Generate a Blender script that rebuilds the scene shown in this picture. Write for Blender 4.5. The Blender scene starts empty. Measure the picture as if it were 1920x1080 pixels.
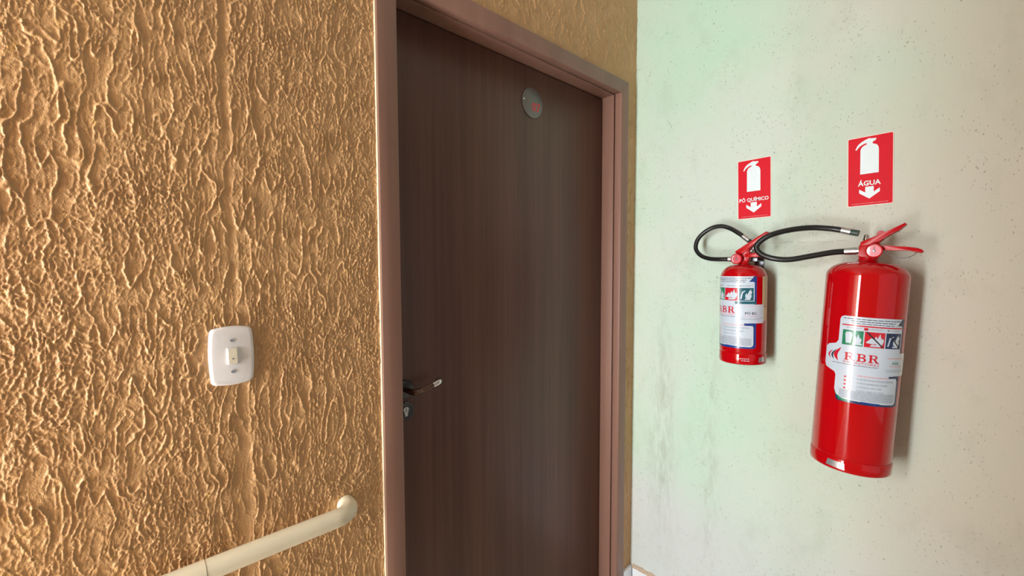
import bpy, bmesh, math, random
import numpy as np
from mathutils import Vector, Matrix
from mathutils.geometry import tessellate_polygon

R = math.radians
scene = bpy.context.scene
C = scene.collection

# ------------------------------------------------------------------ camera
EYE = Vector((0.0, 0.0, 1.45))
YAW, PITCH, ROLL = R(43.58), R(3.187), R(-0.18)
cam_d = bpy.data.cameras.new('camera'); cam_d.sensor_width = 36.0; cam_d.lens = 820.0 / 1920.0 * 36.0
cam_d.clip_start = 0.02
cam = bpy.data.objects.new('camera', cam_d); C.objects.link(cam)
_f = Vector((math.sin(YAW) * math.cos(PITCH), math.cos(YAW) * math.cos(PITCH), -math.sin(PITCH)))
_r = Vector((math.cos(YAW), -math.sin(YAW), 0)); _u = _r.cross(_f)
_r2 = _r * math.cos(ROLL) + _u * math.sin(ROLL); _u2 = -_r * math.sin(ROLL) + _u * math.cos(ROLL)
cam.matrix_world = Matrix(((_r2.x, _u2.x, -_f.x, EYE.x), (_r2.y, _u2.y, -_f.y, EYE.y), (_r2.z, _u2.z, -_f.z, EYE.z), (0, 0, 0, 1)))
scene.camera = cam

# ------------------------------------------------------------------ world, light, exposure
world = bpy.data.worlds.new('daylight'); scene.world = world; world.use_nodes = True
bg = world.node_tree.nodes['Background']
bg.inputs['Color'].default_value = (1.0, 0.965, 0.92, 1); bg.inputs['Strength'].default_value = 0.46
scene.view_settings.view_transform = 'Standard'; scene.view_settings.look = 'None'
scene.view_settings.exposure = 0.0; scene.view_settings.gamma = 1.0
scene.view_settings.use_curve_mapping = False

LEFT_X, BACK_Y, RIGHT_X, FRONT_Y, CEIL_Z = -1.62, 1.012, 1.694, -1.7, 2.75
def daylight(name, yc, w, zc, h, power):
    ld = bpy.data.lights.new(name, 'AREA'); ld.shape = 'RECTANGLE'; ld.size = h; ld.size_y = w
    ld.energy = power; ld.color = (0.955, 0.99, 1.0)
    o = bpy.data.objects.new(name, ld); C.objects.link(o)
    o.location = (LEFT_X - 0.10, yc, zc)
    o.rotation_euler = (0, R(-90), 0)
    return o
# daylight that falls in through the two tall panes of the entrance at the end of the passage
daylight('daylight_through_entrance', 0.335, 0.36, 1.10, 2.10, 90)
daylight('daylight_through_entrance', 0.765, 0.36, 1.10, 2.10, 90)

# ------------------------------------------------------------------ material helpers
def lin(c):
    return tuple(((v / 255.0) / 12.92 if v / 255.0 <= 0.04045 else ((v / 255.0 + 0.055) / 1.055) ** 2.4) for v in c) + (1.0,)
MATS = {}
def mat(name, rgb, rough=0.5, metal=0.0, coat=0.0, spec=0.5, noise=None, bump=None):
    """plain procedural material: base colour with a faint noise mottling and optional fine bump"""
    if name in MATS: return MATS[name]
    m = bpy.data.materials.new(name); m.use_nodes = True; nt = m.node_tree; b = nt.nodes['Principled BSDF']
    b.inputs['Roughness'].default_value = rough; b.inputs['Metallic'].default_value = metal
    b.inputs['Coat Weight'].default_value = coat; b.inputs['Coat Roughness'].default_value = 0.03
    b.inputs['Specular IOR Level'].default_value = spec
    base = lin(rgb)
    sc_, amt = noise or (40.0, 0.06)
    tc = nt.nodes.new('ShaderNodeTexCoord'); nz = nt.nodes.new('ShaderNodeTexNoise'); nz.inputs['Scale'].default_value = sc_
    nz.inputs['Detail'].default_value = 3
    nt.links.new(tc.outputs['Object'], nz.inputs['Vector'])
    mx = nt.nodes.new('ShaderNodeMix'); mx.data_type = 'RGBA'
    mx.inputs[6].default_value = tuple(v * (1 - amt) for v in base[:3]) + (1,)
    mx.inputs[7].default_value = tuple(min(1, v * (1 + amt)) for v in base[:3]) + (1,)
    nt.links.new(nz.outputs['Fac'], mx.inputs[0]); nt.links.new(mx.outputs[2], b.inputs['Base Color'])
    if bump:
        n2 = nt.nodes.new('ShaderNodeTexNoise'); n2.inputs['Scale'].default_value = bump[0]
        bp = nt.nodes.new('ShaderNodeBump'); bp.inputs['Strength'].default_value = bump[1]; bp.inputs['Distance'].default_value = 0.001
        nt.links.new(tc.outputs['Object'], n2.inputs['Vector']); nt.links.new(n2.outputs['Fac'], bp.inputs['Height'])
        nt.links.new(bp.outputs['Normal'], b.inputs['Normal'])
    MATS[name] = m
    return m

def ramp(nt, stops):
    r = nt.nodes.new('ShaderNodeValToRGB'); cr = r.color_ramp
    while len(cr.elements) < len(stops): cr.elements.new(0.5)
    for e, (p, c) in zip(cr.elements, stops): e.position = p; e.color = c
    return r

def plaster_orange():
    m = bpy.data.materials.new('orange_textured_plaster'); m.use_nodes = True; nt = m.node_tree; b = nt.nodes['Principled BSDF']
    tc = nt.nodes.new('ShaderNodeTexCoord')
    n1 = nt.nodes.new('ShaderNodeTexNoise'); n1.inputs['Scale'].default_value = 3.0; n1.inputs['Detail'].default_value = 5
    n2 = nt.nodes.new('ShaderNodeTexNoise'); n2.inputs['Scale'].default_value = 60; n2.inputs['Detail'].default_value = 4
    for n in (n1, n2): nt.links.new(tc.outputs['Object'], n.inputs['Vector'])
    r1 = ramp(nt, [(0.3, lin((193, 150, 104))), (0.7, lin((204, 161, 112)))])
    nt.links.new(n1.outputs['Fac'], r1.inputs['Fac'])
    r2 = ramp(nt, [(0.62, (0, 0, 0, 1)), (0.78, (1, 1, 1, 1))]); nt.links.new(n2.outputs['Fac'], r2.inputs['Fac'])
    mx = nt.nodes.new('ShaderNodeMix'); mx.data_type = 'RGBA'; mx.inputs[7].default_value = lin((222, 176, 92))
    mul = nt.nodes.new('ShaderNodeMath'); mul.operation = 'MULTIPLY'; mul.inputs[1].default_value = 0.45
    nt.links.new(r2.outputs['Color'], mul.inputs[0]); nt.links.new(mul.outputs[0], mx.inputs[0]); nt.links.new(r1.outputs['Color'], mx.inputs[6])
    nt.links.new(mx.outputs[2], b.inputs['Base Color'])
    b.inputs['Roughness'].default_value = 0.42; b.inputs['Specular IOR Level'].default_value = 0.5
    n3 = nt.nodes.new('ShaderNodeTexNoise'); n3.inputs['Scale'].default_value = 420; n3.inputs['Detail'].default_value = 3
    nt.links.new(tc.outputs['Object'], n3.inputs['Vector'])
    bp = nt.nodes.new('ShaderNodeBump'); bp.inputs['Strength'].default_value = 0.7; bp.inputs['Distance'].default_value = 0.0015
    nt.links.new(n3.outputs['Fac'], bp.inputs['Height']); nt.links.new(bp.outputs['Normal'], b.inputs['Normal'])
    return m

def math_node(nt, op, a, bval=None, clamp=False):
    n = nt.nodes.new('ShaderNodeMath'); n.operation = op; n.use_clamp = clamp
    for i, v in enumerate((a, bval)):
        if v is None: continue
        if isinstance(v, (int, float)): n.inputs[i].default_value = v
        else: nt.links.new(v, n.inputs[i])
    return n.outputs[0]

def plaster_mint():
    """pale mint paint on fine rolled plaster: pits, drip stains near the door corner, one hairline crack"""
    m = bpy.data.materials.new('mint_painted_plaster'); m.use_nodes = True; nt = m.node_tree; b = nt.nodes['Principled BSDF']
    L = nt.links
    geo = nt.nodes.new('ShaderNodeNewGeometry'); sep = nt.nodes.new('ShaderNodeSeparateXYZ'); L.new(geo.outputs['Position'], sep.inputs[0])
    def noise(scale, detail=3, sc=(1, 1, 1), rough=0.5, dist=0.0):
        mp = nt.nodes.new('ShaderNodeMapping'); mp.inputs['Scale'].default_value = sc; L.new(geo.outputs['Position'], mp.inputs[0])
        n = nt.nodes.new('ShaderNodeTexNoise'); n.inputs['Scale'].default_value = scale; n.inputs['Detail'].default_value = detail
        n.inputs['Roughness'].default_value = rough; n.inputs['Distortion'].default_value = dist; L.new(mp.outputs[0], n.inputs['Vector'])
        return n.outputs['Fac']
    r1 = ramp(nt, [(0.35, lin((188, 219, 199))), (0.68, lin((204, 216, 206)))]); L.new(noise(2.2, 4), r1.inputs['Fac'])
    # the mint coat shifts to beige away from the door and to grey low down by the skirting
    blot = math_node(nt, 'MULTIPLY', math_node(nt, 'SUBTRACT', noise(1.8, 5), 0.5), 0.7)
    to_beige = nt.nodes.new('ShaderNodeMapRange'); to_beige.interpolation_type = 'SMOOTHSTEP'; to_beige.inputs[1].default_value = 0.60; to_beige.inputs[2].default_value = -0.08
    L.new(math_node(nt, 'ADD', sep.outputs['Y'], blot), to_beige.inputs[0])
    mxa = nt.nodes.new('ShaderNodeMix'); mxa.data_type = 'RGBA'; mxa.inputs[7].default_value = lin((206, 200, 187))
    L.new(math_node(nt, 'MULTIPLY', to_beige.outputs[0], 0.85), mxa.inputs[0]); L.new(r1.outputs['Color'], mxa.inputs[6])
    low = nt.nodes.new('ShaderNodeMapRange'); low.interpolation_type = 'SMOOTHSTEP'; low.inputs[1].default_value = 0.75; low.inputs[2].default_value = 0.25
    L.new(math_node(nt, 'ADD', sep.outputs['Z'], blot), low.inputs[0])
    mxl = nt.nodes.new('ShaderNodeMix'); mxl.data_type = 'RGBA'; mxl.inputs[7].default_value = lin((206, 209, 211))
    L.new(math_node(nt, 'MULTIPLY', low.outputs[0], 0.8), mxl.inputs[0]); L.new(mxa.outputs[2], mxl.inputs[6])
    # pits: short dark flecks, denser in some patches
    vor = nt.nodes.new('ShaderNodeTexVoronoi'); vor.inputs['Scale'].default_value = 70; vor.inputs['Randomness'].default_value = 1.0
    wp = nt.nodes.new('ShaderNodeMapping'); wp.inputs['Scale'].default_value = (1.0, 1.15, 0.50); wp.inputs['Rotation'].default_value = (R(18), 0, 0)
    nd = nt.nodes.new('ShaderNodeTexNoise'); nd.inputs['Scale'].default_value = 45; L.new(geo.outputs['Position'], nd.inputs['Vector'])
    vs = nt.nodes.new('ShaderNodeVectorMath'); vs.operation = 'MULTIPLY_ADD'; vs.inputs[1].default_value = (0.022, 0.022, 0.022)
    L.new(nd.outputs['Color'], vs.inputs[0]); L.new(geo.outputs['Position'], vs.inputs[2]); L.new(vs.outputs[0], wp.inputs[0]); L.new(wp.outputs[0], vor.inputs['Vector'])
    fleck = ramp(nt, [(0.05, (1, 1, 1, 1)), (0.125, (0, 0, 0, 1))]); L.new(vor.outputs['Distance'], fleck.inputs['Fac'])
    sepc = nt.nodes.new('ShaderNodeSeparateColor'); L.new(vor.outputs['Color'], sepc.inputs[0])
    thr = math_node(nt, 'GREATER_THAN', sepc.outputs[0], 0.40)
    dens = ramp(nt, [(0.38, (0.45, 0.45, 0.45, 1)), (0.62, (1, 1, 1, 1))]); L.new(noise(5, 2), dens.inputs['Fac'])
    pit = math_node(nt, 'MULTIPLY', math_node(nt, 'MULTIPLY', fleck.outputs['Color'], thr), dens.outputs['Color'])
    vor2 = nt.nodes.new('ShaderNodeTexVoronoi'); vor2.inputs['Scale'].default_value = 120; L.new(wp.outputs[0], vor2.inputs['Vector'])
    fl2 = ramp(nt, [(0.10, (1, 1, 1, 1)), (0.24, (0, 0, 0, 1))]); L.new(vor2.outputs['Distance'], fl2.inputs['Fac'])
    sc2 = nt.nodes.new('ShaderNodeSeparateColor'); L.new(vor2.outputs['Color'], sc2.inputs[0])
    dn2 = ramp(nt, [(0.42, (0.1, 0.1, 0.1, 1)), (0.64, (1, 1, 1, 1))]); L.new(noise(11, 3), dn2.inputs['Fac'])
    pit2 = math_node(nt, 'MULTIPLY', math_node(nt, 'MULTIPLY', fl2.outputs['Color'], math_node(nt, 'GREATER_THAN', sc2.outputs[0], 0.40)), math_node(nt, 'MULTIPLY', dn2.outputs['Color'], 0.75))
    pit = math_node(nt, 'MAXIMUM', pit, pit2)
    mx = nt.nodes.new('ShaderNodeMix'); mx.data_type = 'RGBA'; mx.inputs[7].default_value = lin((116, 120, 100))
    L.new(math_node(nt, 'MULTIPLY', pit, 0.75), mx.inputs[0]); L.new(mxl.outputs[2], mx.inputs[6])
    # grimy drip stains close to the corner, half way up
    def column(c, w):
        dy = math_node(nt, 'DIVIDE', math_node(nt, 'SUBTRACT', sep.outputs['Y'], c), w)
        return math_node(nt, 'POWER', 2.718, math_node(nt, 'MULTIPLY', math_node(nt, 'MULTIPLY', dy, dy), -1.0))
    gy = math_node(nt, 'ADD', column(0.868, 0.05), math_node(nt, 'MULTIPLY', column(0.672, 0.028), 0.8))
    dz = math_node(nt, 'DIVIDE', math_node(nt, 'SUBTRACT', sep.outputs['Z'], 0.72), 0.42)
    gz = math_node(nt, 'POWER', 2.718, math_node(nt, 'MULTIPLY', math_node(nt, 'MULTIPLY', dz, dz), -1.0))
    st = ramp(nt, [(0.44, (0, 0, 0, 1)), (0.72, (1, 1, 1, 1))]); L.new(noise(22, 7, (1, 1.5, 0.40), 0.72, 0.4), st.inputs['Fac'])
    stain = math_node(nt, 'MULTIPLY', math_node(nt, 'MULTIPLY', gy, gz), st.outputs['Color'])
    st2 = ramp(nt, [(0.52, (0, 0, 0, 1)), (0.8, (1, 1, 1, 1))]); L.new(noise(7, 7, (1, 1.2, 0.7), 0.7, 0.2), st2.inputs['Fac'])
    stain = math_node(nt, 'ADD', math_node(nt, 'MULTIPLY', stain, 0.62), math_node(nt, 'MULTIPLY', st2.outputs['Color'], 0.22), True)
    mx2 = nt.nodes.new('ShaderNodeMix'); mx2.data_type = 'RGBA'; mx2.inputs[7].default_value = lin((142, 148, 128))
    L.new(stain, mx2.inputs[0]); L.new(mx.outputs[2], mx2.inputs[6])
    # hairline crack behind the hoses
    wob = math_node(nt, 'MULTIPLY', math_node(nt, 'SUBTRACT', noise(22, 4), 0.5), 0.016)
    cz = math_node(nt, 'ABSOLUTE', math_node(nt, 'SUBTRACT', math_node(nt, 'ADD', sep.outputs['Z'], wob), 1.518))
    cl = math_node(nt, 'LESS_THAN', cz, 0.0011)
    cy = math_node(nt, 'LESS_THAN', math_node(nt, 'ABSOLUTE', math_node(nt, 'SUBTRACT', sep.outputs['Y'], 0.38)), 0.11)
    br = math_node(nt, 'GREATER_THAN', noise(40, 2), 0.46)
    crack = math_node(nt, 'MULTIPLY', math_node(nt, 'MULTIPLY', cl, cy), br)
    mx3 = nt.nodes.new('ShaderNodeMix'); mx3.data_type = 'RGBA'; mx3.inputs[7].default_value = lin((150, 145, 125))
    L.new(math_node(nt, 'MULTIPLY', crack, 0.4), mx3.inputs[0]); L.new(mx2.outputs[2], mx3.inputs[6])
    L.new(mx3.outputs[2], b.inputs['Base Color'])
    b.inputs['Roughness'].default_value = 0.6
    h = math_node(nt, 'SUBTRACT', math_node(nt, 'ADD', math_node(nt, 'MULTIPLY', noise(130, 4, (1, 1, 0.7)), 0.5), math_node(nt, 'MULTIPLY', noise(28, 3, (1, 1, 0.5)), 0.8)), math_node(nt, 'MULTIPLY', pit, 0.8))
    bp = nt.nodes.new('ShaderNodeBump'); bp.inputs['Strength'].default_value = 0.45; bp.inputs['Distance'].default_value = 0.002
    L.new(h, bp.inputs['Height']); L.new(bp.outputs['Normal'], b.inputs['Normal'])
    return m

def wood(name, dark, light, rough=0.45, streak=(70, 70, 1.3)):
    m = bpy.data.materials.new(name); m.use_nodes = True; nt = m.node_tree; b = nt.nodes['Principled BSDF']; L = nt.links
    geo = nt.nodes.new('ShaderNodeNewGeometry'); mp = nt.nodes.new('ShaderNodeMapping'); mp.inputs['Scale'].default_value = streak
    L.new(geo.outputs['Position'], mp.inputs[0])
    n = nt.nodes.new('ShaderNodeTexNoise'); n.inputs['Scale'].default_value = 1.0; n.inputs['Detail'].default_value = 5; n.inputs['Roughness'].default_value = 0.6
    L.new(mp.outputs[0], n.inputs['Vector'])
    mp2 = nt.nodes.new('ShaderNodeMapping'); mp2.inputs['Scale'].default_value = (streak[0] * 0.16, streak[1] * 0.16, streak[2] * 0.6); L.new(geo.outputs['Position'], mp2.inputs[0])
    n2 = nt.nodes.new('ShaderNodeTexNoise'); n2.inputs['Scale'].default_value = 1.0; n2.inputs['Detail'].default_value = 3; L.new(mp2.outputs[0], n2.inputs['Vector'])
    s = math_node(nt, 'ADD', math_node(nt, 'MULTIPLY', n.outputs['Fac'], 0.5), math_node(nt, 'MULTIPLY', n2.outputs['Fac'], 0.5))
    r = ramp(nt, [(0.36, lin(dark)), (0.64, lin(light))]); L.new(s, r.inputs['Fac']); L.new(r.outputs['Color'], b.inputs['Base Color'])
    b.inputs['Roughness'].default_value = rough
    bp = nt.nodes.new('ShaderNodeBump'); bp.inputs['Strength'].default_value = 0.12; bp.inputs['Distance'].default_value = 0.0005
    L.new(n.outputs['Fac'], bp.inputs['Height']); L.new(bp.outputs['Normal'], b.inputs['Normal'])
    return m

M_ORANGE = plaster_orange(); M_MINT = plaster_mint()
M_LEAF = wood('dark_walnut_laminate', (72, 45, 38), (98, 66, 55), 0.40)
M_FRAME = wood('brown_laminate_trim', (132, 97, 84), (147, 110, 96), 0.40)
M_TILE = mat('white_glazed_tile', (226, 230, 236), 0.15)
M_MORTAR = mat('brown_mortar', (186, 166, 146), 0.9, noise=(120, 0.25), bump=(200, 0.8))
M_FLOOR = mat('beige_floor_tile', (196, 186, 170), 0.25)
M_CEIL = mat('white_ceiling_paint', (232, 230, 222), 0.8)
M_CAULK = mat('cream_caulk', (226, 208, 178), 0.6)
M_CREAM = mat('cream_wall_paint', (205, 180, 140), 0.7)
M_RED = mat('red_gloss_enamel', (188, 5, 16), 0.05, spec=0.42, coat=0.3, noise=(12, 0.05))
M_REDV = mat('red_valve_enamel', (188, 8, 20), 0.30, spec=0.3)
M_BLACK = mat('black_hose_rubber', (22, 23, 24), 0.33)
M_STEEL = mat('crimped_steel', (190, 192, 195), 0.32, 1.0)
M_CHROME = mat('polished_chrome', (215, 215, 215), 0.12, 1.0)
M_DIMCHROME = mat('chrome_brown_reflection', (112, 88, 78), 0.28, 1.0)  # chrome lever; the brown it mirrors is put into the metal colour
M_DARKM = mat('dark_metal_dim_chrome', (92, 94, 98), 0.30, 1.0)  # dark metal; on the lock rosettes, chrome with its dark reflection coloured in
M_NOZ = mat('dark_green_plastic', (52, 72, 64), 0.45)
M_PWHITE = mat('printed_white', (206, 220, 236), 0.35, coat=1.0)
M_PSIGNW = mat('sign_white', (224, 238, 244), 0.4)
M_PSIGNB = mat('sign_edge', (246, 226, 220), 0.4)
M_PSIGNR = mat('sign_red', (214, 16, 38), 0.55, spec=0.2)
M_PRED = mat('print_red', (205, 28, 48), 0.3, coat=0.3)
M_PGREEN = mat('print_green', (18, 130, 92), 0.3, coat=0.3)
M_PTEAL = mat('print_teal', (18, 92, 108), 0.3, coat=0.3)
M_PBLUE = mat('print_blue', (24, 62, 138), 0.3, coat=0.3)
M_PNAVY = mat('print_navy', (28, 50, 92), 0.3, coat=0.3)
M_PBLACK = mat('print_black', (42, 44, 52), 0.4)
M_PGREY = mat('print_grey', (120, 126, 138), 0.4)
M_PPINK = mat('print_pink', (226, 150, 158), 0.4)
M_PYEL = mat('paper_cream', (226, 200, 150), 0.6)
M_SWITCH = mat('white_switch_plastic', (226, 224, 226), 0.28, coat=0.1)
M_ROCKER = mat('ivory_rocker_plastic', (228, 220, 200), 0.25)
M_RAIL = mat('ivory_painted_pipe', (228, 219, 194), 0.34, noise=(9, 0.06))
M_PLATE = mat('brushed_grey_disc', (120, 118, 116), 0.38, 0.6)
M_GDIAL = mat('gauge_dial', (206, 62, 78), 0.3, coat=0.5)
M_GLASSY = mat('gauge_lens', (225, 200, 200), 0.08, coat=1.0)
M_MARK = mat('pale_mark', (240, 240, 245), 0.3)
M_FOIL = mat('foil_sticker', (205, 208, 214), 0.25, 0.7, noise=(260, 0.35))

# ------------------------------------------------------------------ mesh helpers
def link(name, me, m=None, parent=None, smooth=False):
    if m is not None and not me.materials: me.materials.append(m)
    if smooth:
        me.polygons.foreach_set('use_smooth', [True] * len(me.polygons))
    o = bpy.data.objects.new(name, me); C.objects.link(o)
    if parent: o.parent = parent
    return o
def from_bm(name, bm, m, parent=None, smooth=False, auto=None):
    bmesh.ops.recalc_face_normals(bm, faces=bm.faces)
    me = bpy.data.meshes.new(name); bm.to_mesh(me); bm.free()
    o = link(name, me, m, parent, smooth)
    if auto is not None:
        me.set_sharp_from_angle(angle=R(auto))
    return o
def thing(name, label, cat, loc=(0, 0, 0), group=None, kind=None):
    o = bpy.data.objects.new(name, None); C.objects.link(o); o.location = loc; o.empty_display_size = 0.05
    tag(o, label, cat, group, kind); return o
def tag(o, label, cat, group=None, kind=None):
    o['label'] = label; o['category'] = cat
    if group: o['group'] = group
    if kind: o['kind'] = kind
    return o
def add_box(bm, lo, hi):
    x0, y0, z0 = lo; x1, y1, z1 = hi
    v = [bm.verts.new(p) for p in ((x0, y0, z0), (x1, y0, z0), (x1, y1, z0), (x0, y1, z0), (x0, y0, z1), (x1, y0, z1), (x1, y1, z1), (x0, y1, z1))]
    for f in ((0, 3, 2, 1), (4, 5, 6, 7), (0, 1, 5, 4), (1, 2, 6, 5), (2, 3, 7, 6), (3, 0, 4, 7)): bm.faces.new([v[i] for i in f])
def box(name, lo, hi, m, parent=None, bevel=0.0, seg=2):
    bm = bmesh.new(); add_box(bm, lo, hi)
    if bevel: bmesh.ops.bevel(bm, geom=bm.edges[:], offset=bevel, segments=seg, affect='EDGES', profile=0.5)
    return from_bm(name, bm, m, parent, bool(bevel), 35 if bevel else None)
def lathe_bm(profile, n=64, bm=None, M=None):
    bm = bm or bmesh.new(); rings = []
    for r_, z_ in profile:
        if r_ < 1e-6: rings.append([bm.verts.new((0, 0, z_))])
        else: rings.append([bm.verts.new((r_ * math.cos(2 * math.pi * i / n), r_ * math.sin(2 * math.pi * i / n), z_)) for i in range(n)])
    for a, b in zip(rings, rings[1:]):
        for i in range(n):
            j = (i + 1) % n
            if len(a) == 1 and len(b) == 1: continue
            if len(a) == 1: bm.faces.new((a[0], b[j], b[i]))
            elif len(b) == 1: bm.faces.new((a[i], a[j], b[0]))
            else: bm.faces.new((a[i], a[j], b[j], b[i]))
    if M is not None: bmesh.ops.transform(bm, matrix=M, verts=bm.verts)
    return bm
def lathe(name, profile, m, parent=None, n=64, M=None, auto=40):
    return from_bm(name, lathe_bm(profile, n, None, M), m, parent, True, auto)
FACE_FRONT = Matrix.Rotation(R(90), 4, 'X')          # lathe axis +Z -> local -Y
def catmull(pts, n=8):
    P = [Vector(p) for p in pts]; out = []
    for i in range(len(P) - 1):
        p0 = P[i - 1] if i else P[0] * 2 - P[1]; p1, p2 = P[i], P[i + 1]; p3 = P[i + 2] if i + 2 < len(P) else P[-1] * 2 - P[-2]
        for k in range(n):
            t = k / n
            out.append(0.5 * ((2 * p1) + (p2 - p0) * t + (2 * p0 - 5 * p1 + 4 * p2 - p3) * t * t + (3 * p1 - p0 - 3 * p2 + p3) * t ** 3))
    out.append(P[-1]); return out
def tube_bm(path, rad, n=16, bm=None, cap=True):
    bm = bm or bmesh.new(); rings = []; N = len(path)
    rad = rad if isinstance(rad, (list, tuple)) else [rad] * N
    nrm = None
    for i, p in enumerate(path):
        t = (path[min(i + 1, N - 1)] - path[max(i - 1, 0)]).normalized()
        if nrm is None:
            a = Vector((0, 0, 1)) if abs(t.z) < 0.9 else Vector((0, 1, 0)); nrm = (a - t * a.dot(t)).normalized()
        else: nrm = (nrm - t * nrm.dot(t)).normalized()
        b = t.cross(nrm)
        rings.append([bm.verts.new(p + (nrm * math.cos(2 * math.pi * k / n) + b * math.sin(2 * math.pi * k / n)) * rad[i]) for k in range(n)])
    for a, b in zip(rings, rings[1:]):
        for k in range(n): bm.faces.new((a[k], a[(k + 1) % n], b[(k + 1) % n], b[k]))
    if cap: bm.faces.new(rings[0][::-1]); bm.faces.new(rings[-1])
    return bm
def tube(name, path, rad, m, parent=None, n=16):
    return from_bm(name, tube_bm([Vector(p) for p in path], rad, n), m, parent, True, 50)
def prism(name, pts, y0, y1, m, parent=None, bevel=0.0, seg=2):
    """outline in local X,Z extruded along Y"""
    bm = bmesh.new(); a = [bm.verts.new((x, y0, z)) for x, z in pts]; b = [bm.verts.new((x, y1, z)) for x, z in pts]
    n = len(pts); bm.faces.new(a); bm.faces.new(b[::-1])
    for i in range(n): bm.faces.new((a[i], b[i], b[(i + 1) % n], a[(i + 1) % n]))
    if bevel: bmesh.ops.bevel(bm, geom=bm.edges[:], offset=bevel, segments=seg, affect='EDGES', profile=0.5)
    return from_bm(name, bm, m, parent, bool(bevel), 40 if bevel else None)
def round_rect(x0, z0, x1, z1, r, n=5):
    out = []
    for cx, cz, a0 in ((x1 - r, z1 - r, 0), (x0 + r, z1 - r, 90), (x0 + r, z0 + r, 180), (x1 - r, z0 + r, 270)):
        for k in range(n + 1):
            a = R(a0 + 90 * k / n); out.append((cx + r * math.cos(a), cz + r * math.sin(a)))
    return out

# ------------------------------------------------------------------ the setting
# --- textured orange wall with the door: real relief, finest where it is seen from near by
def _hash(ix, iy, seed):
    h = (ix.astype(np.int64) * 374761393 + iy.astype(np.int64) * 668265263 + seed * 1442695041) & 0xffffffff
    h = ((h ^ (h >> 13)) * 1274126177) & 0xffffffff
    h = h ^ (h >> 16)
    return (h & 0xffff).astype(np.float32) / 65535.0
def perlin(x, y, seed=0):
    ix = np.floor(x); iy = np.floor(y); fx = (x - ix).astype(np.float32); fy = (y - iy).astype(np.float32)
    def g(dx, dy):
        a = _hash(ix + dx, iy + dy, seed) * (2 * np.pi)
        return np.cos(a) * (fx - dx) + np.sin(a) * (fy - dy)
    u = fx * fx * fx * (fx * (fx * 6 - 15) + 10); v = fy * fy * fy * (fy * (fy * 6 - 15) + 10)
    return ((g(0, 0) * (1 - u) + g(1, 0) * u) * (1 - v) + (g(0, 1) * (1 - u) + g(1, 1) * u) * v) * 1.4
def relief(X, Z):
    X = np.where(X > 0.53, 0.53 + (X - 0.53) * 0.5, X)          # broader trowel marks above the door
    wx = X + 0.009 * perlin(X * 17, Z * 9, 1) + 0.0036 * perlin(X * 60, Z * 34, 2) + 0.0015 * perlin(X * 170, Z * 110, 12)
    wz = Z + 0.012 * perlin(X * 22, Z * 14, 3) + 0.005 * perlin(X * 90, Z * 60, 13)
    def ridge(n, w): return np.exp(-(n / w) ** 2)
    n1 = perlin(wx * 54, wz * 10.5, 4); n2 = perlin(wx * 96 + 9, wz * 21 + 3, 5); n3 = perlin(wx * 165, wz * 62, 6)
    fine = perlin(wx * 230, wz * 170, 7) * 0.6 + perlin(wx * 420, wz * 340, 8) * 0.4
    m1 = np.clip(perlin(X * 7, Z * 5, 9) * 1.5 + 0.74, 0, 1)            # strong veins here ...
    near = np.clip((X - 0.36) / 0.12, 0, 1) * (X < 0.54)     # ... and crumbs towards the door frame
    m1 = m1 * (1 - 0.75 * near)
    r1 = ridge(n1, 0.052) * (0.45 + 0.60 * m1) * np.clip(0.85 + perlin(X * 30, Z * 25, 14), 0.3, 1)
    r2 = ridge(n2, 0.088) * (0.80 - 0.25 * m1) * np.clip(0.7 + perlin(X * 40, Z * 30, 15), 0.15, 1)
    r3 = ridge(n3, 0.16) * (0.78 - 0.46 * m1) * np.clip(0.65 + 1.3 * perlin(X * 26, Z * 20, 16), 0, 1)
    h = 0.0036 * np.maximum(r1, 0.85 * r2) + 0.0024 * r3 + 0.0021 * fine * (1 - 0.66 * m1) + 0.0009 * n1 + 0.0010 * perlin(X * 14, Z * 6, 10)
    # filled chase of the conduit above and below the switch
    cx = 0.196 + 0.004 * perlin(X * 0 + 3.3, Z * 6, 11) + np.where(Z < 1.2, 0.010, 0.0)
    wdt = np.where(Z > 1.33, 0.0065, 0.013)
    band = np.exp(-((X - cx) / wdt) ** 4) * np.clip(0.75 + 0.9 * perlin(X * 30, Z * 16, 17), 0.1, 1)
    h = h * (1 - 0.86 * band) - 0.0012 * band
    return h
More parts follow.
